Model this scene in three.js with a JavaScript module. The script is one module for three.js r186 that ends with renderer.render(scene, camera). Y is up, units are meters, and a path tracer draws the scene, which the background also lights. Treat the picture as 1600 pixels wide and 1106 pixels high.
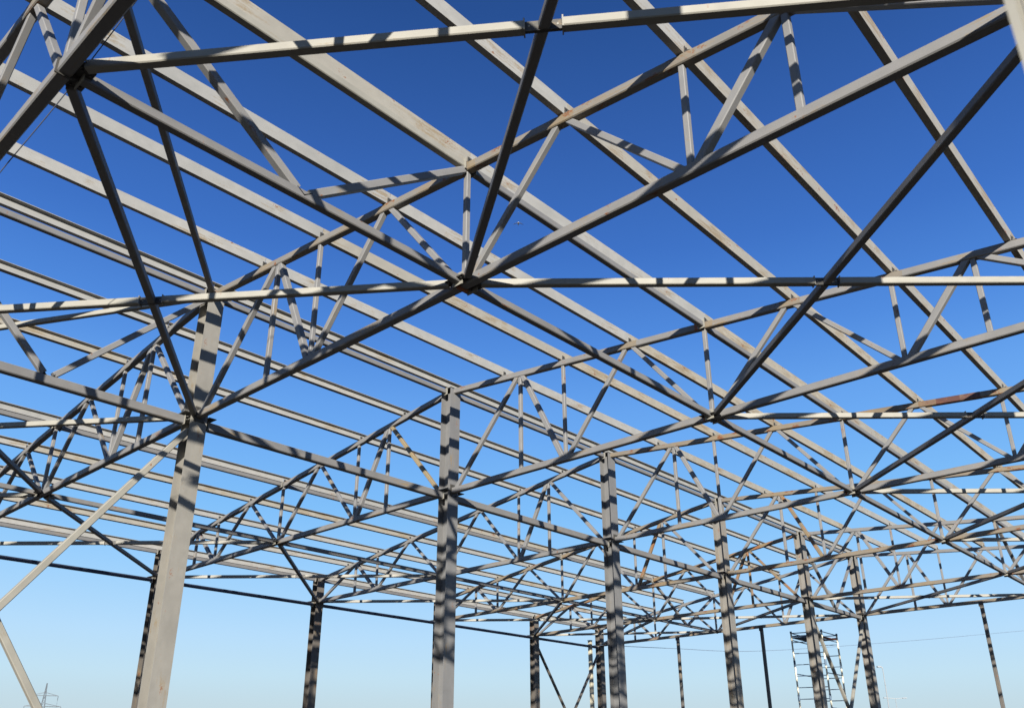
import * as THREE from 'three';
import { mergeGeometries } from 'three/addons/utils/BufferGeometryUtils.js';

// ------------------------------------------------------------------ camera, sky, sun, exposure
const U = 0.5357;                        // survey unit -> metres
const EYE = [12.959, 1.66, 1.1925];
const RIGHT = [0.7334226, 0.0051021, -0.6797538], DOWN = [-0.260023, -0.9218178, -0.2874717], AHEAD = [-0.6280759, 0.3875898, -0.6747554];
const scene = new THREE.Scene();
const camera = new THREE.PerspectiveCamera(44.77, 1600 / 1106, 0.05, 4000);
camera.position.set(...EYE);
camera.up.set(-DOWN[0], -DOWN[1], -DOWN[2]);
camera.lookAt(EYE[0] + AHEAD[0], EYE[1] + AHEAD[1], EYE[2] + AHEAD[2]);
camera.focus = 20; camera.userData.fStop = 3;
camera.setViewOffset(1600, 1106, 28.31, -66.73, 1600, 1106);

const renderer = new THREE.WebGLRenderer({ antialias: true });
renderer.setSize(1024, 707);
renderer.toneMapping = THREE.LinearToneMapping;
const EXPOSURE = 2.2;
renderer.toneMappingExposure = EXPOSURE;
renderer.shadowMap.enabled = true;

const SUN = new THREE.Vector3(1, 0.372, 1.13).normalize();
const lin = (c) => (c <= 0.04045 ? c / 12.92 : Math.pow((c + 0.055) / 1.055, 2.4));
{
  // clear winter sky: colour by elevation, a little whiter near the sun
  const stops = [[-90, 90, 84, 76], [-3, 120, 118, 112], [-0.5, 196, 210, 216], [1.5, 196, 215, 224], [3, 196, 220, 231], [4.6, 195, 226, 243], [7, 184, 222, 252], [11, 156, 208, 253],
    [15, 129, 192, 250], [20, 109, 171, 243], [22, 102, 163, 238], [26, 82, 141, 224], [32, 63, 115, 199], [39, 52, 97, 174], [47, 40, 80, 147], [58, 36, 72, 134], [90, 30, 60, 116]];
  const W = 512, H = 512, data = new Float32Array(W * H * 4), d = new THREE.Vector3();
  for (let j = 0; j < H; j++) {
    const el = ((j + 0.5) / H - 0.5) * 180;
    let k = 0; while (k < stops.length - 2 && el > stops[k + 1][0]) k++;
    const a = stops[k], b = stops[k + 1], t = Math.min(1, Math.max(0, (el - a[0]) / (b[0] - a[0])));
    for (let i = 0; i < W; i++) {
      const az = ((i + 0.5) / W - 0.5) * 2 * Math.PI, e = el * Math.PI / 180;
      d.set(Math.cos(e) * Math.cos(az), Math.sin(e), Math.cos(e) * Math.sin(az));
      const near = Math.max(0, d.dot(SUN)), glow = 0.5 * Math.pow(near, 80);
      const o = (j * W + i) * 4;
      for (let c = 0; c < 3; c++) {
        const v = lin((a[c + 1] + (b[c + 1] - a[c + 1]) * t) / 255);
        data[o + c] = (v + glow * [1.0, 0.95, 0.85][c] * (el > 0 ? 1 : 0)) / EXPOSURE;
      }
      data[o + 3] = 1;
    }
  }
  const sky = new THREE.DataTexture(data, W, H, THREE.RGBAFormat, THREE.FloatType);
  sky.mapping = THREE.EquirectangularReflectionMapping;
  sky.magFilter = THREE.LinearFilter; sky.minFilter = THREE.LinearFilter; sky.needsUpdate = true;
  scene.background = sky; scene.environment = sky;
}
const sun = new THREE.DirectionalLight(new THREE.Color(1, 0.95, 0.86), 5);
sun.target.position.set(0, 3, -17); sun.position.copy(SUN).multiplyScalar(120).add(sun.target.position);
sun.castShadow = true; sun.shadow.radius = 1; sun.shadow.mapSize.set(4096, 4096);
Object.assign(sun.shadow.camera, { left: -45, right: 45, top: 30, bottom: -30, near: 1, far: 300 });
scene.add(sun, sun.target);

// ------------------------------------------------------------------ small helpers
let seed = 7;
const rnd = () => { seed = (seed + 0x6d2b79f5) | 0; let t = Math.imul(seed ^ (seed >>> 15), 1 | seed); t = (t + Math.imul(t ^ (t >>> 7), 61 | t)) ^ t; return ((t ^ (t >>> 14)) >>> 0) / 4294967296; };
const V = (x, y, z) => new THREE.Vector3(x, y, z);
const mix = (a, b, t) => a.clone().lerp(b, t);
const used = new Map();
const numbered = (name) => { const n = used.get(name) ?? 0; used.set(name, n + 1); return n ? `${name}_${String(n).padStart(3, '0')}` : name; };
function thing(name, label, category, group, at = V(0, 0, 0)) {
  const o = new THREE.Group(); o.name = numbered(name); o.position.copy(at);
  o.userData = { label, category }; if (group) o.userData.group = group;
  scene.add(o); return o;
}
// a part: geometry given in world coordinates, moved into its thing
function part(parent, name, geo, mat, label) {
  const m = new THREE.Mesh(geo, mat); m.name = name; m.castShadow = m.receiveShadow = true;
  let p = parent; const off = V(0, 0, 0); while (p && p !== scene) { off.add(p.position); p = p.parent; }
  geo.translate(-off.x, -off.y, -off.z);
  if (label) m.userData.label = label;
  parent.add(m); return m;
}

// ------------------------------------------------------------------ paint and rust textures (colour and grain only)
function lattice(nx, ny, s) { const a = new Float32Array(nx * ny); const keep = seed; seed = s; for (let i = 0; i < a.length; i++) a[i] = rnd(); seed = keep; return a; }
function noiseField(W, H, nx, ny, s) {
  const l = lattice(nx, ny, s), out = new Float32Array(W * H);
  for (let j = 0; j < H; j++) for (let i = 0; i < W; i++) {
    const x = i / W * nx, y = j / H * ny, x0 = Math.floor(x), y0 = Math.floor(y); let fx = x - x0, fy = y - y0;
    fx = fx * fx * (3 - 2 * fx); fy = fy * fy * (3 - 2 * fy);
    const g = (a, b) => l[(b % ny) * nx + (a % nx)];
    out[j * W + i] = (g(x0, y0) * (1 - fx) + g(x0 + 1, y0) * fx) * (1 - fy) + (g(x0, y0 + 1) * (1 - fx) + g(x0 + 1, y0 + 1) * fx) * fy;
  }
  return out;
}
const TW = 1024, TH = 256;              // covers 4 m along a member and 1 m round it
const N = { c: noiseField(TW, TH, 9, 4, 11), m: noiseField(TW, TH, 40, 16, 12), f: noiseField(TW, TH, 256, 96, 13), s: noiseField(TW, TH, 26, 60, 14), g: noiseField(TW, TH, 512, 128, 15), k: noiseField(TW, TH, 14, 10, 16) };
const bump = (() => {
  const d = new Uint8Array(TW * TH * 4);
  for (let i = 0; i < TW * TH; i++) { const v = 255 * (0.35 * N.f[i] + 0.65 * N.m[i]); d.set([v, v, v, 255], i * 4); }
  const t = new THREE.DataTexture(d, TW, TH); t.wrapS = t.wrapT = THREE.RepeatWrapping; t.repeat.set(0.25, 1); t.magFilter = THREE.LinearFilter; t.minFilter = THREE.LinearMipmapLinearFilter; t.generateMipmaps = true; t.needsUpdate = true; return t;
})();
const enc = (v) => 255 * Math.min(1, Math.max(0, v <= 0.0031308 ? 12.92 * v : 1.055 * Math.pow(v, 1 / 2.4) - 0.055));
// base, stain and rust are linear colours; how much of each 0..1
function steel(base, { stain = [0.165, 0.118, 0.06], stains = 0.2, rust = [0.125, 0.046, 0.016], rusts = 0.1, rough = 0.62, grain = 0.12 } = {}) {
  const d = new Uint8Array(TW * TH * 4);
  const ramp = (v, lo, hi) => Math.min(1, Math.max(0, (v - lo) / (hi - lo)));
  for (let i = 0; i < TW * TH; i++) {
    const tone = 1 + grain * (N.c[i] - 0.5) * 1.4 + grain * (N.m[i] - 0.5) + grain * 0.25 * (N.f[i] - 0.5);
    const st = 0.75 * ramp(0.55 * N.c[i] + 0.3 * N.s[i] + 0.15 * N.f[i], 0.86 - stains, 1.02 - stains * 0.8);
    const ru = ramp(0.45 * N.k[i] + 0.33 * N.m[i] + 0.22 * N.f[i], 0.86 - rusts, 0.95 - rusts);
    const px = [0, 1, 2].map((c) => { let v = base[c] * tone; v += (stain[c] - v) * st; v += (rust[c] * (0.7 + 0.6 * N.f[i]) - v) * ru; return enc(v); });
    d.set([px[0], px[1], px[2], 255], i * 4);
  }
  const t = new THREE.DataTexture(d, TW, TH); t.colorSpace = THREE.SRGBColorSpace; t.wrapS = t.wrapT = THREE.RepeatWrapping; t.repeat.set(0.25, 1);
  t.magFilter = THREE.LinearFilter; t.minFilter = THREE.LinearMipmapLinearFilter; t.generateMipmaps = true; t.needsUpdate = true;
  return new THREE.MeshStandardMaterial({ map: t, roughness: rough, metalness: 0, bumpMap: bump, bumpScale: 0.0005 });
}
const M = {
  truss: steel([0.144, 0.139, 0.134], { stains: 0.24, rusts: 0.1 }),
  trussStained: steel([0.148, 0.138, 0.123], { stains: 0.4, rusts: 0.14 }),
  trussTan: steel([0.148, 0.128, 0.103], { stains: 0.42, rusts: 0.2 }),
  rusty: steel([0.135, 0.104, 0.07], { stains: 0.45, rusts: 0.3, rust: [0.19, 0.082, 0.03] }),
  primer: steel([0.07, 0.026, 0.018], { stains: 0.2, rusts: 0.2 }),
  primerWorn: steel([0.105, 0.058, 0.04], { stains: 0.5, rusts: 0.34, rust: [0.07, 0.026, 0.018] }),
  web: steel([0.148, 0.145, 0.142], { stains: 0.18, rusts: 0.08 }),
  tan: steel([0.19, 0.149, 0.085], { stains: 0.3, rusts: 0.1 }),
  purlin: steel([0.24, 0.233, 0.217], { stains: 0.26, rusts: 0.04 }),
  purlinCool: steel([0.22, 0.215, 0.202], { stains: 0.2, rusts: 0.05 }),
  purlinTan: steel([0.25, 0.225, 0.18], { stains: 0.38, rusts: 0.08 }),
  purlinWorn: steel([0.23, 0.214, 0.182], { stains: 0.34, rusts: 0.12 }),
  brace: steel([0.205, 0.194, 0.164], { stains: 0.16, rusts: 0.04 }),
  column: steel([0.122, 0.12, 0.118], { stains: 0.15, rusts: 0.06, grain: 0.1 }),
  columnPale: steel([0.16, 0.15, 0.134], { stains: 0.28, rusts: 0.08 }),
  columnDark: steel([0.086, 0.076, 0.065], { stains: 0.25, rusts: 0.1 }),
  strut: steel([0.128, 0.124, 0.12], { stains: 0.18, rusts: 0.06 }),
  plate: steel([0.039, 0.036, 0.031], { stains: 0.1, rusts: 0.12 }),
  navy: steel([0.022, 0.03, 0.055], { stains: 0.05, rusts: 0.03, stain: [0.052, 0.043, 0.043] }),
  cream: steel([0.346, 0.311, 0.225], { stains: 0.1, rusts: 0.04 }),
  columnCoat: steel([0.172, 0.162, 0.142], { stains: 0.2, rusts: 0.06 }),
  rust: steel([0.24, 0.07, 0.02], { stains: 0.1, rusts: 0.3, rust: [0.15, 0.04, 0.01] }),
};

// ------------------------------------------------------------------ rolled sections
// a closed profile [[x, y], ...] run from a to b; its y axis lies towards 'up'
function run(profile, a, b, up = V(0, 1, 0), uOff = rnd() * 4) {
  const z = b.clone().sub(a), len = z.length(); z.normalize();
  const x = up.clone().cross(z); if (x.lengthSq() < 1e-6) x.set(1, 0, 0); x.normalize();
  const y = z.clone().cross(x);
  const P = (q, o) => o.clone().addScaledVector(x, q[0]).addScaledVector(y, q[1]);
  const pos = [], nor = [], uv = []; let v = rnd();
  const n = profile.length;
  for (let i = 0; i < n; i++) {
    const p = profile[i], q = profile[(i + 1) % n], dx = q[0] - p[0], dy = q[1] - p[1], l = Math.hypot(dx, dy);
    const nn = x.clone().multiplyScalar(dy / l).addScaledVector(y, -dx / l);
    const A = P(p, a), B = P(q, a), C = P(q, b), D = P(p, b);
    for (const [w, s, t] of [[A, 0, 0], [B, 0, l], [C, len, l], [A, 0, 0], [C, len, l], [D, len, 0]]) { pos.push(w.x, w.y, w.z); nor.push(nn.x, nn.y, nn.z); uv.push(uOff + s, v + t); }
    v += l;
  }
  const flat = profile.map((p) => new THREE.Vector2(p[0], p[1]));
  for (const tri of THREE.ShapeUtils.triangulateShape(flat, [])) {
    for (const [o, s, idx] of [[a, -1, [tri[0], tri[2], tri[1]]], [b, 1, tri]]) for (const k of idx) {
      const w = P(profile[k], o); pos.push(w.x, w.y, w.z); nor.push(z.x * s, z.y * s, z.z * s); uv.push(uOff + profile[k][0], profile[k][1]);
    }
  }
  const g = new THREE.BufferGeometry();
  g.setAttribute('position', new THREE.Float32BufferAttribute(pos, 3)); g.setAttribute('normal', new THREE.Float32BufferAttribute(nor, 3)); g.setAttribute('uv', new THREE.Float32BufferAttribute(uv, 2));
  return g;
}
const tube = (w, h = w, r = 0.1 * Math.min(w, h)) => { const a = w / 2, b = h / 2; return [[-a + r, -b], [a - r, -b], [a, -b + r], [a, b - r], [a - r, b], [-a + r, b], [-a, b - r], [-a, -b + r]]; };
const rect = (w, h) => [[-w / 2, -h / 2], [w / 2, -h / 2], [w / 2, h / 2], [-w / 2, h / 2]];
// channel: back at x = -w/2 .. open towards +x (side = 1) or the other way
const channel = (w, h, t, tf, side) => { const a = w / 2, b = h / 2, p = [[-a, -b], [a, -b], [a, -b + tf * 0.8], [-a + t, -b + tf], [-a + t, b - tf], [a, b - tf * 0.8], [a, b], [-a, b]]; return side > 0 ? p : p.map(([x, y]) => [-x, y]).reverse(); };
const slab = (c, sx, sy, sz) => { const g = new THREE.BoxGeometry(sx, sy, sz).toNonIndexed(); const u = g.attributes.uv; for (let i = 0; i < u.count; i++) u.setXY(i, u.getX(i) * 0.5, u.getY(i) * 0.5); g.translate(c.x, c.y, c.z); return g; };
const bolts = (list, dir, r = 0.011, h = 0.014) => mergeGeometries(list.map((p) => { const g = new THREE.CylinderGeometry(r, r, h, 6).toNonIndexed(); g.applyQuaternion(new THREE.Quaternion().setFromUnitVectors(V(0, 1, 0), dir.clone().normalize())); g.translate(p.x, p.y, p.z); return g; }));
// trim both ends of a line
const trim = (a, b, s, e) => { const d = b.clone().sub(a).normalize(); return [a.clone().addScaledVector(d, s), b.clone().addScaledVector(d, -e)]; };

// ------------------------------------------------------------------ the frame's grid, in metres
const XR = 24.2 * U, XM = 12 * U, XL = -23.92 * U;
const Z = [-0.849, -9.88, -21.093, -32.302, -43.47, -54.625, -63.859].map((z) => z * U);
const H = 13 * U;                                                              // bottom chord of the trusses at the middle row
const webX = [0, 3.913, 6.049, 9.033, 12, 14.967, 17.951, 20.087, 24].map((x) => x * U);
const lowY = (x) => H + (x > 0 ? 0.2614 * x / 24 : 0.3641 * x / 23.92);          // bottom chord level at x
const topY = (x) => H + (x > 0 ? (4.3774 * U - 2.0825 * x / 24) : (4.3774 * U + 3.3402 * x / 23.92)) - (x > 0 ? 0 : 0);
const topYm = (x) => H + 4.3774 * U - (x > 0 ? 2.0825 * x / 24 : -3.3402 * x / 23.92);
const lowYm = (x) => H + (x > 0 ? 0.2614 * x / 24 : 0.3641 * x / 23.92);
const slopeR = -2.0825 / 24, slopeL = 3.3402 / 23.92;
const ORD = ['nearest', 'second', 'third', 'fourth', 'fifth', 'sixth', 'farthest'];

// ------------------------------------------------------------------ ground
{
  const S = 256, d = new Uint8Array(S * S * 4), a = noiseField(S, S, 6, 6, 31), b = noiseField(S, S, 32, 32, 32), c = noiseField(S, S, 128, 128, 33);
  for (let i = 0; i < S * S; i++) { const t = 0.6 + 0.35 * a[i] + 0.3 * b[i] + 0.3 * c[i]; d.set([enc(0.034 * t), enc(0.029 * t), enc(0.023 * t), 255], i * 4); }
  const t = new THREE.DataTexture(d, S, S); t.colorSpace = THREE.SRGBColorSpace; t.wrapS = t.wrapT = THREE.RepeatWrapping; t.repeat.set(300, 300); t.magFilter = THREE.LinearFilter; t.minFilter = THREE.LinearMipmapLinearFilter; t.generateMipmaps = true; t.needsUpdate = true;
  const g = new THREE.Mesh(new THREE.CircleGeometry(3000, 96).rotateX(-Math.PI / 2), new THREE.MeshStandardMaterial({ map: t, roughness: 0.95 }));
  g.name = 'ground'; g.receiveShadow = true; g.userData = { label: 'bare trodden earth under and around the steel frame', kind: 'structure' };
  scene.add(g);
}

// ------------------------------------------------------------------ trusses
const CH = 0.12, WEB = 0.078;
function truss(k, side) {
  const z = Z[k], right = side > 0, sx = right ? 1 : -23.92 / 24;
  const name = right ? 'right' : 'left';
  const label = right
    ? ['roof truss passing closest overhead, its black underside crossing the top left corner', 'large grey truss meeting the big left-hand column, running up to the top right corner',
      'grey roof truss from the grooved middle column to the right edge', 'roof truss with a red-brown primed length in its top chord', 'rust-stained truss landing on the fourth column of the middle row',
      'far truss landing on the fifth column of the middle row, second to last', 'end truss closing the far right bay, on slim end wall posts'][k]
    : ['near end truss of the lower left span, beyond the left edge', 'truss running from the big left-hand column down to the left edge', 'left span truss with one tan web bar, meeting the grooved middle column',
      'left span truss between the dark left wall column and the third middle column', 'left span truss landing on the fourth middle column', 'left span truss landing on the fifth middle column',
      'end truss closing the far left bay, between two corner columns'][k];
  const o = thing('roof_truss', label, 'roof truss', `roof trusses of the ${name} span`, V(right ? XM : XL / 2, H, z));
  const X = webX.map((x) => x * sx), tp = (x) => V(x, topYm(x), z), bt = (x) => V(x, lowYm(x), z);
  const endX = right ? XR - 0.15 : XL + 0.15, startX = right ? 0.15 : -0.15;
  const top = k === 1 && right ? M.trussStained : k === 3 && right ? M.trussTan : k === 5 && !right ? M.rusty : k === 4 ? M.trussTan : M.truss, low = k >= 4 ? M.trussTan : M.truss;
  const split = right ? X[4] : X[4];
  // chords in two welded halves with a splice at mid span
  const tc = part(o, 'top_chord', run(tube(CH), tp(startX), tp(split)), top), bc = part(o, 'bottom_chord', run(tube(CH), bt(startX), bt(split)), low);
  part(o, 'top_chord', run(tube(CH), tp(split), tp(endX)), top); part(o, 'bottom_chord', run(tube(CH), bt(split), bt(endX)), low);
  if (k === 3 && right) for (const [a, b, m] of [[13.1, 14.3, M.rusty], [15.1, 15.75, M.primerWorn], [15.75, 16.6, M.primer], [16.6, 17.3, M.primerWorn]]) part(tc, 'primed_length', run(tube(CH + 0.006), tp(a * U), tp(b * U)), m, 'red-brown primed length of chord');
  const w = (a, b, s = WEB, m = M.web, lb) => part(o, 'web_bar', run(tube(s), a, b, V(0, 0, 1)), m, lb);
  const e0 = bt(right ? 0.22 : -0.22), e8 = bt(right ? XR - 0.22 : XL + 0.22);
  const s = right ? 0.045 : -0.045;
  const tanBar = k === 2 && !right;
  const rw = (i) => (k === 3 && right && i === 11) || (k === 4 && i === 2) || (k === 5 && !right && i < 4) || (k === 5 && right && i === 9) ? M.rusty : M.web;
  w(e0, tp(X[1] - s), WEB * 1.1, tanBar ? M.tan : rw(0), tanBar ? 'tan web bar' : undefined); w(tp(X[1]), bt(X[1]), WEB * 0.95, rw(1)); w(tp(X[1] + s), bt(X[2] - s), WEB * 1.25, rw(2)); w(tp(X[2]), bt(X[2] + s * 0.2), WEB * 0.85, rw(3));
  w(bt(X[2] + s), tp(X[3] - s), WEB, rw(4)); w(tp(X[3] + s), bt(X[4] - s * 1.5), WEB, rw(5)); w(tp(X[4]), bt(X[4]), WEB * 0.9, rw(6));
  w(bt(X[4] + s * 1.5), tp(X[5] - s), WEB, rw(7)); w(tp(X[5] + s), bt(X[6] - s), WEB, rw(8)); w(tp(X[6]), bt(X[6] - s * 0.2), WEB * 0.85, rw(9)); w(bt(X[6] + s), tp(X[7] - s), WEB * 1.25, rw(10));
  w(tp(X[7]), bt(X[7]), WEB * 0.95, rw(11)); w(tp(X[7] + s), e8, WEB * 1.1, rw(12));
  // splice plates, gussets for the struts and braces, rusty tube ends at mid span
  for (const [f, up] of [[tp, 1], [bt, -1]]) {
    const c = f(split);
    part(o, 'splice_plate', slab(c.clone().add(V(k === 1 && right ? -0.05 : 0, 0, 0)), k === 1 && right ? 0.05 : 0.014, CH + 0.035, CH + 0.035), k === 1 && right ? M.rust : M.plate);
    if (k > 1) part(o, 'rusty_sleeve', slab(c.clone().add(V(-0.105, 0.002, CH / 2 + 0.018)), 0.06, CH + 0.004, 0.036), M.rust, 'orange rusty chord joint');
    if (up < 0) {
      for (const d of [-1, 1]) if (!(k === 0 && d > 0) && !(k === 6 && d < 0)) {
        part(o, 'gusset_plate', slab(c.clone().add(V(0, -0.012, d * 0.13)), 0.3, 0.012, 0.15), M.plate);
        if (k <= 2) for (const [x, y] of [[-0.12, 0.1], [-0.1, 0.17], [0.12, 0.1], [0.1, 0.17]]) part(o, 'bolt', bolts([c.clone().add(V(x, -0.024, d * y))], V(0, 1, 0)), M.plate);
      }
    }
  }
  if (right && k <= 3) for (const i of [3, 4, 5, 6]) part(i < 4 ? tc : o, 'stained_joint', run(tube(CH + 0.003), tp(X[i] - 0.16), tp(X[i] + 0.2)), M.trussTan);
  // clips that hold the purlins
  for (let i = 1; i <= 8; i++) {
    const x = (right ? 3 * i * U : XL * i / 8), y = topYm(x) + CH / 2;
    const g = mergeGeometries([slab(V(x + 0.045, y + 0.045, z + 0.01), 0.007, 0.09, 0.07), slab(V(x + 0.075, y + 0.005, z + 0.01), 0.06, 0.008, 0.07), bolts([V(x + 0.053, y + 0.06, z + 0.025), V(x + 0.053, y + 0.06, z - 0.01)], V(1, 0, 0), 0.008, 0.02)]);
    part(o, 'purlin_clip', g, M.plate);
  }
  return o;
}
for (let k = 0; k < 7; k++) { truss(k, 1); truss(k, -1); }

// ------------------------------------------------------------------ columns
const CW = 0.30, CD = 0.30, TF = 0.016, TWB = 0.011;
function column(x, z, topH, label, group, mat = M.column) {
  const o = thing('steel_column', label, 'column', group, V(x, 0, z)); o.userData.kind = 'thing';
  for (const s of [-1, 1]) {
    const c = V(x + s * (CD / 2 - TF / 2), 0, z);
    part(o, 'flange', run(rect(TF, CW), V(c.x, 0, z), V(c.x, topH, z), V(0, 0, 1)), mat);
  }
  part(o, 'column_web', run(rect(CD - 2 * TF - 0.004, TWB), V(x, 0.002, z), V(x, topH - 0.002, z), V(0, 0, 1)), mat);
  part(o, 'base_plate', slab(V(x, 0.012, z), 0.5, 0.028, 0.5), M.plate);
  part(o, 'cap_plate', slab(V(x, topH + 0.008, z), CD + 0.02, 0.016, CW + 0.02), M.plate);
  const y = lowYm(x);
  for (const dz of [-1, 1]) { // horizontal gussets that the struts and braces bolt to
    part(o, 'gusset_plate', slab(V(x, y - 0.02, z + dz * (CW / 2 + 0.07)), 0.4, 0.012, 0.14), M.plate);
    part(o, 'stiffener', slab(V(x, y + 0.06, z + dz * (CW / 4)), CD - 2 * TF - 0.006, 0.012, CW / 2 - 0.02), mat);
    part(o, 'stiffener', slab(V(x, y - 0.09, z + dz * (CW / 4)), CD - 2 * TF - 0.006, 0.012, CW / 2 - 0.02), mat);
  }
  for (const dx of [-1, 1]) part(o, 'end_plate', slab(V(x + dx * (CD / 2 + 0.008), y, z), 0.014, 0.26, 0.2), M.plate);
  if (z > -12.5 && x > XL) for (const [sx, dz, dy] of [[-1, -0.07, -0.1], [-1, 0.07, -0.1], [-1, -0.07, 0.1], [-1, 0.07, 0.1], [1, -0.07, -0.1], [1, 0.07, -0.1], [1, -0.07, 0.1], [1, 0.07, 0.1]]) part(o, 'bolt', bolts([V(x + sx * (CD / 2 + 0.02), y + dy, z + dz)], V(1, 0, 0)), M.plate);
  return o;
}
const midLabel = ['middle row column in line with the nearest truss, outside the left edge', 'big pale left-hand column, the thickest in view, with a sloping brace leaving its joint', 'grooved grey column standing just left of centre, lower half free of shadows',
  'grooved grey column right of centre, third in the middle row', 'striped column fourth in the middle row, left of the scaffold', 'striped column in front of the scaffold tower', 'striped column right of the scaffold tower with braces running to it'];
for (let k = 0; k < 7; k++) column(0, Z[k], topYm(0) + 0.04, midLabel[k], 'columns of the middle row', k === 1 ? M.columnCoat : k > 3 ? M.columnPale : M.column);
const leftLabel = ['left wall column near the camera, outside the left edge', 'left wall column outside the left edge, second from the camera', 'left wall column mostly hidden behind the big left-hand column', 'dark slim-looking column standing between the two big left columns',
  'left wall column hidden behind the grooved central column', 'dark left wall column with a brace leaving its head', 'far left corner column beside a pale post'];
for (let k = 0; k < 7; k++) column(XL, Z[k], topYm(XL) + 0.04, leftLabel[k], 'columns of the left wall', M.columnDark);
const rightLabel = ['pale column face cut by the top right corner', 'right wall column just outside the right edge, second from the camera', 'right wall column outside the right edge, third from the camera', 'right wall column outside the right edge, fourth from the camera',
  'right wall column outside the right edge, fifth from the camera', 'right wall column outside the right edge, sixth from the camera', 'far right corner column outside the frame'];
for (let k = 0; k < 7; k++) column(XR + (k ? 0 : 0.03), Z[k], topYm(XR) + 0.04, rightLabel[k], 'columns of the right wall', k ? M.column : M.brace);
// slim posts of the far end wall
for (const [x, lb] of [[-15.7, 'slim dark end wall post nearest the far left corner'], [-8, 'slim dark end wall post left of the scaffold tower'], [8.15, 'slim end wall post near the right edge'], [16, 'slim end wall post beyond the right edge']]) {
  const o = thing('wall_post', lb, 'wall post', 'posts of the far end wall', V(x * U, 0, Z[6]));
  const y = lowYm(x * U) - CH / 2;
  part(o, 'post_shaft', run(tube(0.12), V(x * U, 0, Z[6]), V(x * U, y, Z[6]), V(0, 0, 1)), M.columnDark); part(o, 'base_plate', slab(V(x * U, 0.01, Z[6]), 0.3, 0.024, 0.3), M.plate); part(o, 'head_plate', slab(V(x * U, y - 0.02, Z[6] + 0.07), 0.16, 0.2, 0.014), M.plate);
}

// ------------------------------------------------------------------ roof purlins, each one run over every truss
const PH = 0.18, PW = 0.085;
function purlin(i) {
  const right = i > 0, n = Math.abs(i), x = i === 0 ? 0 : right ? 3 * i * U : XL * n / 8;
  const y = (i === 0 ? topYm(0) + 0.075 : topYm(x) + CH / 2 + 0.002) + PH / 2;
  const lab = i === 0 ? 'ridge purlin running over the heads of the middle row columns'
    : right ? ['first roof purlin on the right-hand side of the ridge', 'second purlin right of the ridge', 'third purlin right of the ridge', 'wide-looking purlin above the mid-span strut of the right-hand span', 'fifth purlin right of the ridge, crossing the large near truss', 'sixth purlin right of the ridge, stained tan', 'seventh purlin right of the ridge, stained tan, near the right edge', 'eaves purlin above the right wall columns'][n - 1]
      : ['first purlin left of the ridge on the lower roof slope', 'second purlin left of the ridge', 'third purlin left of the ridge', 'purlin paired with the mid-span strut of the left-hand span', 'fifth purlin left of the ridge', 'sixth purlin left of the ridge', 'seventh purlin left of the ridge', 'eaves purlin above the left wall columns'][n - 1];
  const o = thing('roof_purlin', lab, 'purlin', 'roof purlins', V(x, y, Z[3]));
  const ends = [i === 8 ? Z[0] + 0.12 : 3.68, Z[0], Z[1], Z[2], Z[3], Z[4], Z[5], Z[6] - 0.12];
  const up = V(-(right ? slopeR : i === 0 ? 0 : slopeL), 1, 0).normalize();
  for (let s = i === 8 ? 1 : 0; s < 7; s++) {
    // channel back faces +x on the right slope; open side faces +x on the left slope
    const a = V(x, y, ends[s] - (s ? 0.004 : 0)), b = V(x, y, ends[s + 1] + 0.004);
    part(o, 'purlin_length', run(channel(PW, PH, 0.007, 0.011, right ? 1 : -1), a, b, up), s >= 2 && right ? [M.purlinTan, M.purlinWorn, M.purlin][Math.floor(rnd() * 3)] : [M.purlin, M.purlinCool, M.purlinWorn, M.purlin][Math.floor(rnd() * 4)]);
  }
}
for (let i = -8; i <= 8; i++) purlin(i);

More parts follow.
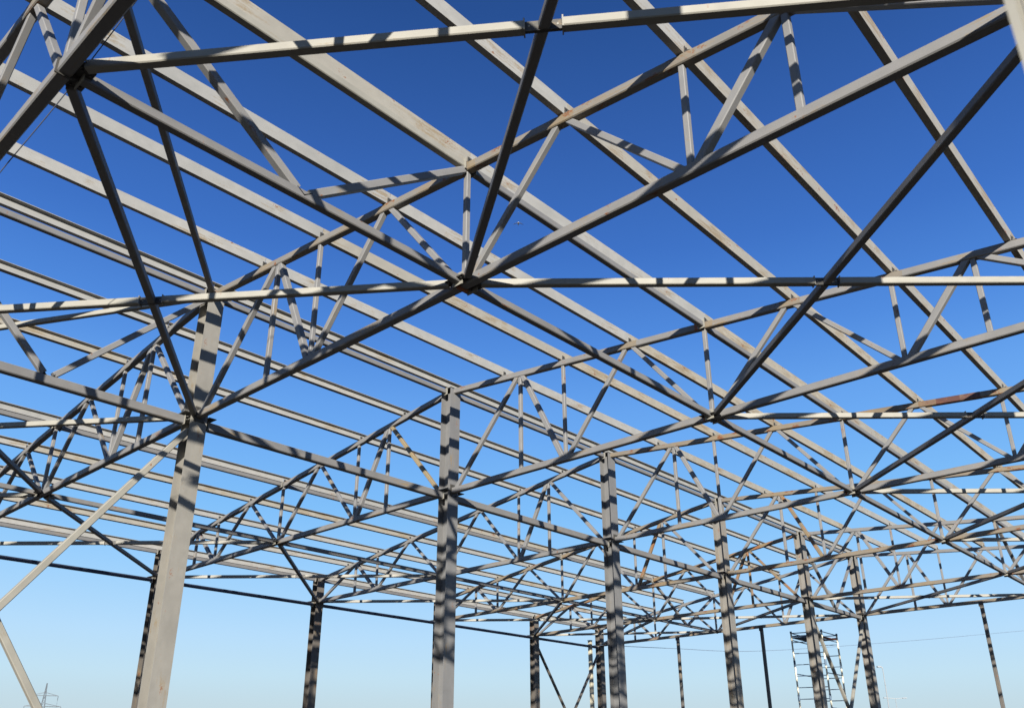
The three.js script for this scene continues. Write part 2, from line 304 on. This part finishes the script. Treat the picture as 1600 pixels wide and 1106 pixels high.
// ------------------------------------------------------------------ struts along the building and bracing
const rowName = { [-2]: 'left wall', [-1]: 'left span mid line', 0: 'middle row', 1: 'right span mid line', 2: 'right wall' };
const rowX = { [-2]: XL, [-1]: XL / 2, 0: 0, 1: XM, 2: XR };
const bayName = ['nearest bay', 'second bay', 'third bay', 'fourth bay', 'fifth bay', 'farthest bay'];
for (const r of [-2, -1, 0, 1, 2]) for (let k = 0; k < 6; k++) {
  const x = rowX[r], col = r % 2 === 0, g = col ? 0.16 : 0.075;
  const rowPhrase = { [-2]: 'between the left wall columns', [-1]: 'under the middle of the left-hand trusses', 0: 'between the middle row columns', 1: 'under the middle of the right-hand trusses', 2: 'between the right wall columns' }[r];
  {
    const y = lowYm(x) - (col ? 0.12 : 0), a = V(x, y, Z[k] - g), b = V(x, y, Z[k + 1] + g);
    const o = thing('tie_strut', `lower square strut ${rowPhrase}, ${bayName[k]} from the camera`, 'strut', 'lower struts along the building', mix(a, b, 0.5));
    part(o, 'strut_tube', run(tube(r === 0 ? 0.14 : 0.1), a.clone().add(V(0, 0, -0.06)), b.clone().add(V(0, 0, 0.06))), r === -2 ? M.navy : M.strut);
    for (const [p, s] of [[a, -1], [b, 1]]) part(o, 'end_plate', slab(p.clone().add(V(0, 0, s * 0.055)), 0.17, 0.17, 0.012), M.brace);
    for (const [p, s] of [[a, -1], [b, 1]]) part(o, 'fin_plate', slab(p.clone().add(V(0, 0, s * 0.025)), 0.012, 0.1, 0.05), M.plate);
  }
  {
    const y = topYm(x) + (r === 0 ? -0.035 : 0.008), a = V(x, y, Z[k] - g), b = V(x, y, Z[k + 1] + g);
    const o = thing('ridge_strut', `upper square strut just below the ${({ [-2]: 'left eaves', [-1]: 'left mid-span', 0: 'ridge', 1: 'right mid-span', 2: 'right eaves' })[r]} purlin, ${bayName[k]} from the camera`, 'strut', 'upper struts along the building', mix(a, b, 0.5));
    part(o, 'strut_tube', run(tube(0.1), a.clone().add(V(0, 0, -0.03)), b.clone().add(V(0, 0, 0.03))), k === 0 && r === 1 ? M.brace : M.strut);
    for (const [p, s] of [[a, -1], [b, 1]]) part(o, 'end_plate', slab(p.clone().add(V(0, 0, s * 0.024)), 0.14, 0.16, 0.012), M.brace);
    for (const [p, s] of [[a, -1], [b, 1]]) part(o, 'fin_plate', slab(p.clone().add(V(0, 0, s * 0.004)), 0.012, 0.09, 0.03), M.plate);
  }
}
const BR = 0.09;
function brace(a, b, label, group, { s = 0.22, e = 0.22, cut = false, mat = M.brace, size = BR } = {}) {
  const [p, q] = trim(a, b, s, e), o = thing('diagonal_brace', label, 'brace', group, mix(p, q, 0.5)), d = q.clone().sub(p).normalize(), L = p.distanceTo(q);
  const at = (t) => p.clone().addScaledVector(d, t), flat = (m, n) => run(rect(0.1, 0.012), m, n);
  if (!cut) part(o, 'brace_tube', run(tube(size), p, q), mat);
  else {
    const c = L * cut, gap = 0.155;
    part(o, 'brace_tube', run(tube(size), p, at(c - gap)), mat); part(o, 'brace_tube', run(tube(size), at(c + gap), q), mat);
    for (const t of [c - gap, c + gap]) part(o, 'end_plate', run(rect(size + 0.01, size + 0.026), at(t - 0.006), at(t + 0.006)), mat);
    part(o, 'splice_plate', run(rect(0.03, 0.1), at(c - gap), at(c + gap)), M.plate);
    const side = d.clone().cross(V(0, 1, 0)).normalize();
    for (const t of [c - 0.115, c + 0.115]) part(o, 'bolt', bolts([at(t).addScaledVector(side, 0.011)], side), M.brace);
  }
  part(o, 'fin_plate', flat(p.clone().addScaledVector(d, -0.1), at(0.02)), M.plate); part(o, 'fin_plate', flat(at(L - 0.02), q.clone().addScaledVector(d, 0.1)), M.plate);
  return o;
}
const low = (r, k) => V(rowX[r], lowYm(rowX[r]), Z[k]), high = (r, k) => V(rowX[r], topYm(rowX[r]) - 0.01, Z[k]);
const inset = { s: 0.2, e: 0.2 };
for (let k = 0; k < 6; k++) {
  const halves = [[1, 2, 'right half of right span'], [-2, -1, 'left half of left span']];
  if (k === 0 || k === 5) halves.push([0, 1, 'left half of right span'], [-1, 0, 'right half of left span']);
  for (const [r0, r1, ph] of halves) {
    const grp = 'flat diagonal bracing between the bottom chords';
    // the brace that faces the sun is cut where it crosses the through one
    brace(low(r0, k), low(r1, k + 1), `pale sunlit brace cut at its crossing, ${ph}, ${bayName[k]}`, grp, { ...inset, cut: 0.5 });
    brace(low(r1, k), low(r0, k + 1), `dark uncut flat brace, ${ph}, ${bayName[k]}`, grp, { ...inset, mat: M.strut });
  }
}
brace(high(1, 0), high(0, 1), 'dark sloping roof brace reaching the head of the big left-hand column from above', 'roof braces at the ridge', { ...inset, mat: M.strut });
brace(high(1, 0), high(2, 1), 'roof brace falling to the right wall, above the top edge', 'roof braces at the ridge', { ...inset });
brace(high(-1, 0), high(0, 1), 'roof brace reaching the head of the big left-hand column from the left edge', 'roof braces at the ridge', { ...inset });
// upright V bracing from the trusses' top to the middle of the lower strut
for (const [r, k] of [[0, 0], [1, 0], [0, 5], [1, 5], [-1, 5]]) {
  const mid = mix(low(r, k), low(r, k + 1), 0.5).add(V(0, r % 2 === 0 ? -0.06 : 0, 0));
  for (const j of [k, k + 1]) {
    const foot = mid.clone().add(V(0, 0.03, (j === k ? 1 : -1) * 0.06));
    brace(high(r, j), foot, `upright brace from ${j === k ? 'nearer' : 'farther'} truss head to ${rowName[r]} strut, ${bayName[k]}`, 'upright V braces', { s: 0.1, e: 0.02, size: 0.095, mat: M.web });
  }
}
// X bracing between columns, down to their feet
for (const [r, k, nm] of [[0, 0, 'nearest bay of the middle row'], [0, 5, 'farthest bay of the middle row'], [-2, 0, 'nearest bay of the left wall'], [-2, 5, 'farthest bay of the left wall']]) {
  const x = rowX[r];
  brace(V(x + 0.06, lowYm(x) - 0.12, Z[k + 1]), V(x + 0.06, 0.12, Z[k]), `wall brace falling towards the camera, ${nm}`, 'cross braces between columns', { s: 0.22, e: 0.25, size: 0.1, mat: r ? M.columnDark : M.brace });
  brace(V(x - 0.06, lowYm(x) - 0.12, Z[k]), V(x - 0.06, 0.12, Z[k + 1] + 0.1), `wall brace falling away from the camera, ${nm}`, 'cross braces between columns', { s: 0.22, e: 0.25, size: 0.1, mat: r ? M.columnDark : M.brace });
}

// ------------------------------------------------------------------ mobile scaffold tower behind the fifth middle column
{
  const A = V(-1.89, 0, -31.75), C = V(-0.766, 0, -31.947), D = V(-0.821, 0, -33.5), TOP = 6.2;
  const along = D.clone().sub(C).setY(0), B = A.clone().add(along);
  const o = thing('scaffold_tower', 'pale mobile scaffold tower with ladder frames and an orange-edged deck, behind a column', 'scaffold', null, mix(A, D, 0.5));
  const cream = steel([0.66, 0.6, 0.45], { stains: 0.05, rusts: 0.05 }), blue = steel([0.07, 0.11, 0.16], { stains: 0, rusts: 0.02 }), orange = steel([0.24, 0.07, 0.03], { stains: 0.2, rusts: 0.1 });
  const rod = (a, b, r) => { const d = b.clone().sub(a), g = new THREE.CylinderGeometry(r, r, d.length(), 8).toNonIndexed(); g.applyQuaternion(new THREE.Quaternion().setFromUnitVectors(V(0, 1, 0), d.normalize())); const m = mix(a, b, 0.5); g.translate(m.x, m.y, m.z); return g; };
  const at = (p, y) => V(p.x, y, p.z), P = [A, B, C, D], SEC = 1.24;
  for (const p of P) {
    for (let y = 0.18; y < TOP - 0.3; y += SEC) part(o, 'post', rod(at(p, y), at(p, Math.min(TOP, y + SEC - 0.2)), 0.034), cream);
    for (let y = 0.18 + SEC - 0.22; y < TOP; y += SEC) part(o, 'post_joint', rod(at(p, y), at(p, Math.min(TOP + 0.04, y + 0.24)), 0.042), blue);
    part(o, 'castor', rod(V(p.x - 0.025, 0.09, p.z), V(p.x + 0.025, 0.09, p.z), 0.09), blue); part(o, 'castor_stem', rod(at(p, 0.1), at(p, 0.2), 0.02), blue);
  }
  for (const [p, q] of [[A, C], [B, D]]) for (let y = 0.45; y < TOP - 0.1; y += SEC / 3) part(o, 'rung', rod(at(p, y), at(q, y), 0.016), blue);
  let n = 0;
  for (const [p, q] of [[A, B], [C, D]]) for (let y = 0.95; y < TOP; y += SEC, n++) { part(o, 'ledger', rod(at(p, y), at(q, y), 0.02), blue); }
  for (const [p, q] of [[A, B], [C, D], [A, C], [B, D]]) part(o, 'guard_rail', rod(at(p, TOP - 0.03), at(q, TOP - 0.03), 0.018), blue);
  const w = C.clone().sub(A).setY(0), L = along.length();
  for (let i = 0; i < 4; i++) { const a = A.clone().addScaledVector(w, (i + 0.5) / 4).setY(TOP - 0.2 + 0.004 * (i % 2)); part(o, 'deck_board', run(rect(w.length() / 4 - 0.012, 0.022), a, a.clone().addScaledVector(along, 1), V(0, 1, 0)), i === 3 ? orange : blue); }
  for (const t of [0.02, 0.98]) { const mt = t > 0.5 ? orange : blue, a = A.clone().addScaledVector(along, t).setY(TOP - 0.15); part(o, 'toe_board', run(rect(0.02, 0.06), a, a.clone().add(w), V(0, 1, 0)), mt); }
}
// pale post standing just outside the far left corner
{
  const p = V(-12.814, 0, -33.42), o = thing('wall_post', 'pale sunlit post just left of the far left corner column', 'wall post', null, p);
  part(o, 'post_shaft', run(tube(0.16), p, V(p.x, 6.92, p.z), V(0, 0, 1)), M.cream); part(o, 'base_plate', slab(V(p.x, 0.012, p.z), 0.3, 0.024, 0.3), M.plate); part(o, 'cap_plate', slab(V(p.x, 6.928, p.z), 0.19, 0.014, 0.19), M.plate);
}
// ------------------------------------------------------------------ far things: pylon, lamp posts, cables, bird
const plain = (c, r = 0.7) => new THREE.MeshStandardMaterial({ color: new THREE.Color().setRGB(...c), roughness: r });
{
  const P = V(-422.3, 0, -164.3), Ht = 32.5, galv = plain([0.09, 0.105, 0.12]);
  const o = thing('power_pylon', 'distant lattice power pylon at the bottom left corner, fading in the haze', 'pylon', null, P);
  const sideV = V(0.3727, 0, -0.928), fwdV = V(0.928, 0, 0.3727);
  const half = (y) => (y < 20 ? 3.0 - (3.0 - 0.9) * y / 20 : Math.max(0.08, 0.9 * (1 - (y - 20) / 12.5)));
  const leg = (a, b, y) => P.clone().addScaledVector(sideV, a * half(y)).addScaledVector(fwdV, b * half(y)).setY(y);
  const bar = (a, b, t) => run(rect(t, t), a, b, Math.abs(b.y - a.y) > a.distanceTo(b) * 0.9 ? V(1, 0, 0) : V(0, 1, 0));
  const levels = [0, 5, 9.5, 13.5, 17, 20, 22.5, 25, 27.2, 29.5, Ht];
  for (const a of [-1, 1]) for (const b of [-1, 1]) part(o, 'leg', mergeGeometries(levels.slice(1).map((y, i) => bar(leg(a, b, levels[i]), leg(a, b, y), 0.3))), galv);
  const lace = [];
  for (let i = 1; i < levels.length - 1; i++) for (const [a, b] of [[[-1, -1], [1, -1]], [[1, -1], [1, 1]], [[1, 1], [-1, 1]], [[-1, 1], [-1, -1]]]) { lace.push(bar(leg(...a, levels[i - 1]), leg(...b, levels[i]), 0.14), bar(leg(...b, levels[i - 1]), leg(...a, levels[i]), 0.14), bar(leg(...a, levels[i]), leg(...b, levels[i]), 0.14)); }
  part(o, 'lattice', mergeGeometries(lace), galv);
  for (const [y, l] of [[27.1, 5.6], [22.4, 7.6]]) for (const sd of [-1, 1]) {
    const tip = P.clone().addScaledVector(sideV, sd * l).setY(y);
    part(o, 'cross_arm', mergeGeometries([-1, 1].flatMap((b) => [bar(leg(sd, b, y), tip, 0.26), bar(leg(sd, b, y + 1.3), tip, 0.2)])), galv);
    part(o, 'insulator', run(tube(0.24), tip.clone().add(V(0, -1.9, 0)), tip.clone().add(V(0, -0.1, 0)), V(1, 0, 0)), galv);
  }
  let i = 0;
  for (const [y, l] of [[25.2, 5.6], [20.5, 7.6]]) for (const sd of [-1, 1]) {
    const a = P.clone().addScaledVector(sideV, sd * l).setY(y), pts = [];
    for (let t = 0; t <= 24; t++) { const u = t / 24; pts.push(a.clone().addScaledVector(fwdV, -260 * u).add(V(0, -9 * 4 * u * (1 - u) * 0.8, 0))); }
    const w = new THREE.Mesh(new THREE.TubeGeometry(new THREE.CatmullRomCurve3(pts), 48, 0.035, 5), galv); w.name = numbered('power_cable');
    w.userData = { label: `faint power cable hanging from the ${['upper arm', 'upper arm', 'lower arm', 'lower arm'][i]} of the pylon, ${sd < 0 ? 'far' : 'near'} end`, category: 'cable', group: 'cables of the pylon' }; scene.add(w); i++;
  }
}
for (const [p, h, two, lb] of [[V(-13.136, 0, -72.894), 8.5, false, 'thin pale lamp post with one short arm, right of the scaffold'], [V(-26.56, 0, -113.67), 8.6, true, 'distant lamp post with a two-armed head, just above the bottom edge']]) {
  const o = thing('street_lamp', lb, 'lamp post', null, p), m = plain([0.21, 0.225, 0.235]), sd = V(0.7334, 0, -0.6798);
  const cone = new THREE.CylinderGeometry(0.03, 0.06, h, 10); cone.translate(p.x, h / 2, p.z); part(o, 'pole', cone, m);
  for (const d of two ? [-1, 1] : [-1]) {
    const a = V(p.x, h, p.z), b = a.clone().addScaledVector(sd, d * (two ? 0.9 : 0.12)).add(V(0, 0.08, 0));
    part(o, 'arm', run(tube(0.07), a, b), m);
    part(o, 'lamp_head', run([[-0.12, -0.05], [0.12, -0.05], [0.07, 0.06], [-0.07, 0.06]], b, b.clone().addScaledVector(sd, d * (two ? 0.5 : 0.3))), m);
  }
}
{
  const cab = (pts, r, name, label) => { const w = new THREE.Mesh(new THREE.TubeGeometry(new THREE.CatmullRomCurve3(pts), 60, r, 6), plain(name === 'overhead_wire' ? [0.09, 0.12, 0.17] : [0.03, 0.034, 0.05], 0.8)); w.name = name; w.castShadow = true; w.userData = { label, category: 'cable' }; scene.add(w); };
  cab([V(-12.17, 6.649, -33.31), V(-11.89, 7.001, -39.30), V(-11.42, 7.462, -46.88), V(-7.87, 9.019, -61.15), V(-3.31, 10.877, -76.18), V(7.13, 13.532, -97.71)], 0.013, 'overhead_wire', 'thin overhead wire sagging across the sky behind the striped right columns');
  cab([V(5.994, 9.361, -1.239), V(5.640, 8.958, -1.141), V(4.757, 7.965, -0.889), V(4.126, 7.295, -0.687), V(3.697, 6.817, -0.562)], 0.006, 'hanging_wire', 'thin dark wire hanging across the upper left corner in front of purlins');
}
{
  // a gull gliding: one body with spread wings
  const c = V(-31.42, 47.55, -49.7), sd = V(0.7334, 0, -0.6798), fw = V(0.55, -0.12, 0.6).normalize(), g = [];
  const prof = [[0, -0.26], [0.03, -0.24], [0.07, -0.12], [0.085, 0.02], [0.07, 0.13], [0.045, 0.18], [0.05, 0.22], [0.035, 0.27], [0.008, 0.31], [0, 0.33]].map(([r, y]) => new THREE.Vector2(r, y));
  const body = new THREE.LatheGeometry(prof, 14).toNonIndexed(); body.applyQuaternion(new THREE.Quaternion().setFromUnitVectors(V(0, 1, 0), fw)); body.translate(c.x, c.y, c.z); g.push(body);
  const tail = run([[-0.03, -0.006], [0.03, -0.006], [0.03, 0.006], [-0.03, 0.006]], c.clone().addScaledVector(fw, -0.2), c.clone().addScaledVector(fw, -0.42)); g.push(tail);
  const o = thing('gull', 'tiny pale gull with dark outer wings gliding high between the trusses', 'bird', null, c);
  part(o, 'body', mergeGeometries(g), plain([0.75, 0.75, 0.75]));
  for (const d of [-1, 1]) {
    const s = [0, 0.16, 0.36, 0.52], y = [0.03, 0.0, -0.07, -0.12], ch = [0.17, 0.15, 0.1, 0.02], sw = [0.02, 0.05, 0.0, -0.1], pos = [];
    const q = (i, t, h) => c.clone().addScaledVector(sd, d * s[i]).addScaledVector(fw, sw[i] + ch[i] * t).add(V(0, y[i] + h * (1 - i / 3.2) * 0.02, 0));
    for (let i = 0; i < 3; i++) for (const [a, b] of [[[-0.5, 0], [0.5, 1]], [[0.5, 1], [0.5, -1]], [[0.5, -1], [-0.5, 0]]]) { const A = q(i, ...a), B = q(i, ...b), C = q(i + 1, ...b), D = q(i + 1, ...a); for (const v of d > 0 ? [A, B, C, A, C, D] : [A, C, B, A, D, C]) pos.push(v.x, v.y, v.z); }
    const w = new THREE.BufferGeometry(); w.setAttribute('position', new THREE.Float32BufferAttribute(pos, 3)); w.computeVertexNormals(); part(o, 'wing', w, plain([0.06, 0.06, 0.07]));
  }
}

renderer.render(scene, camera);
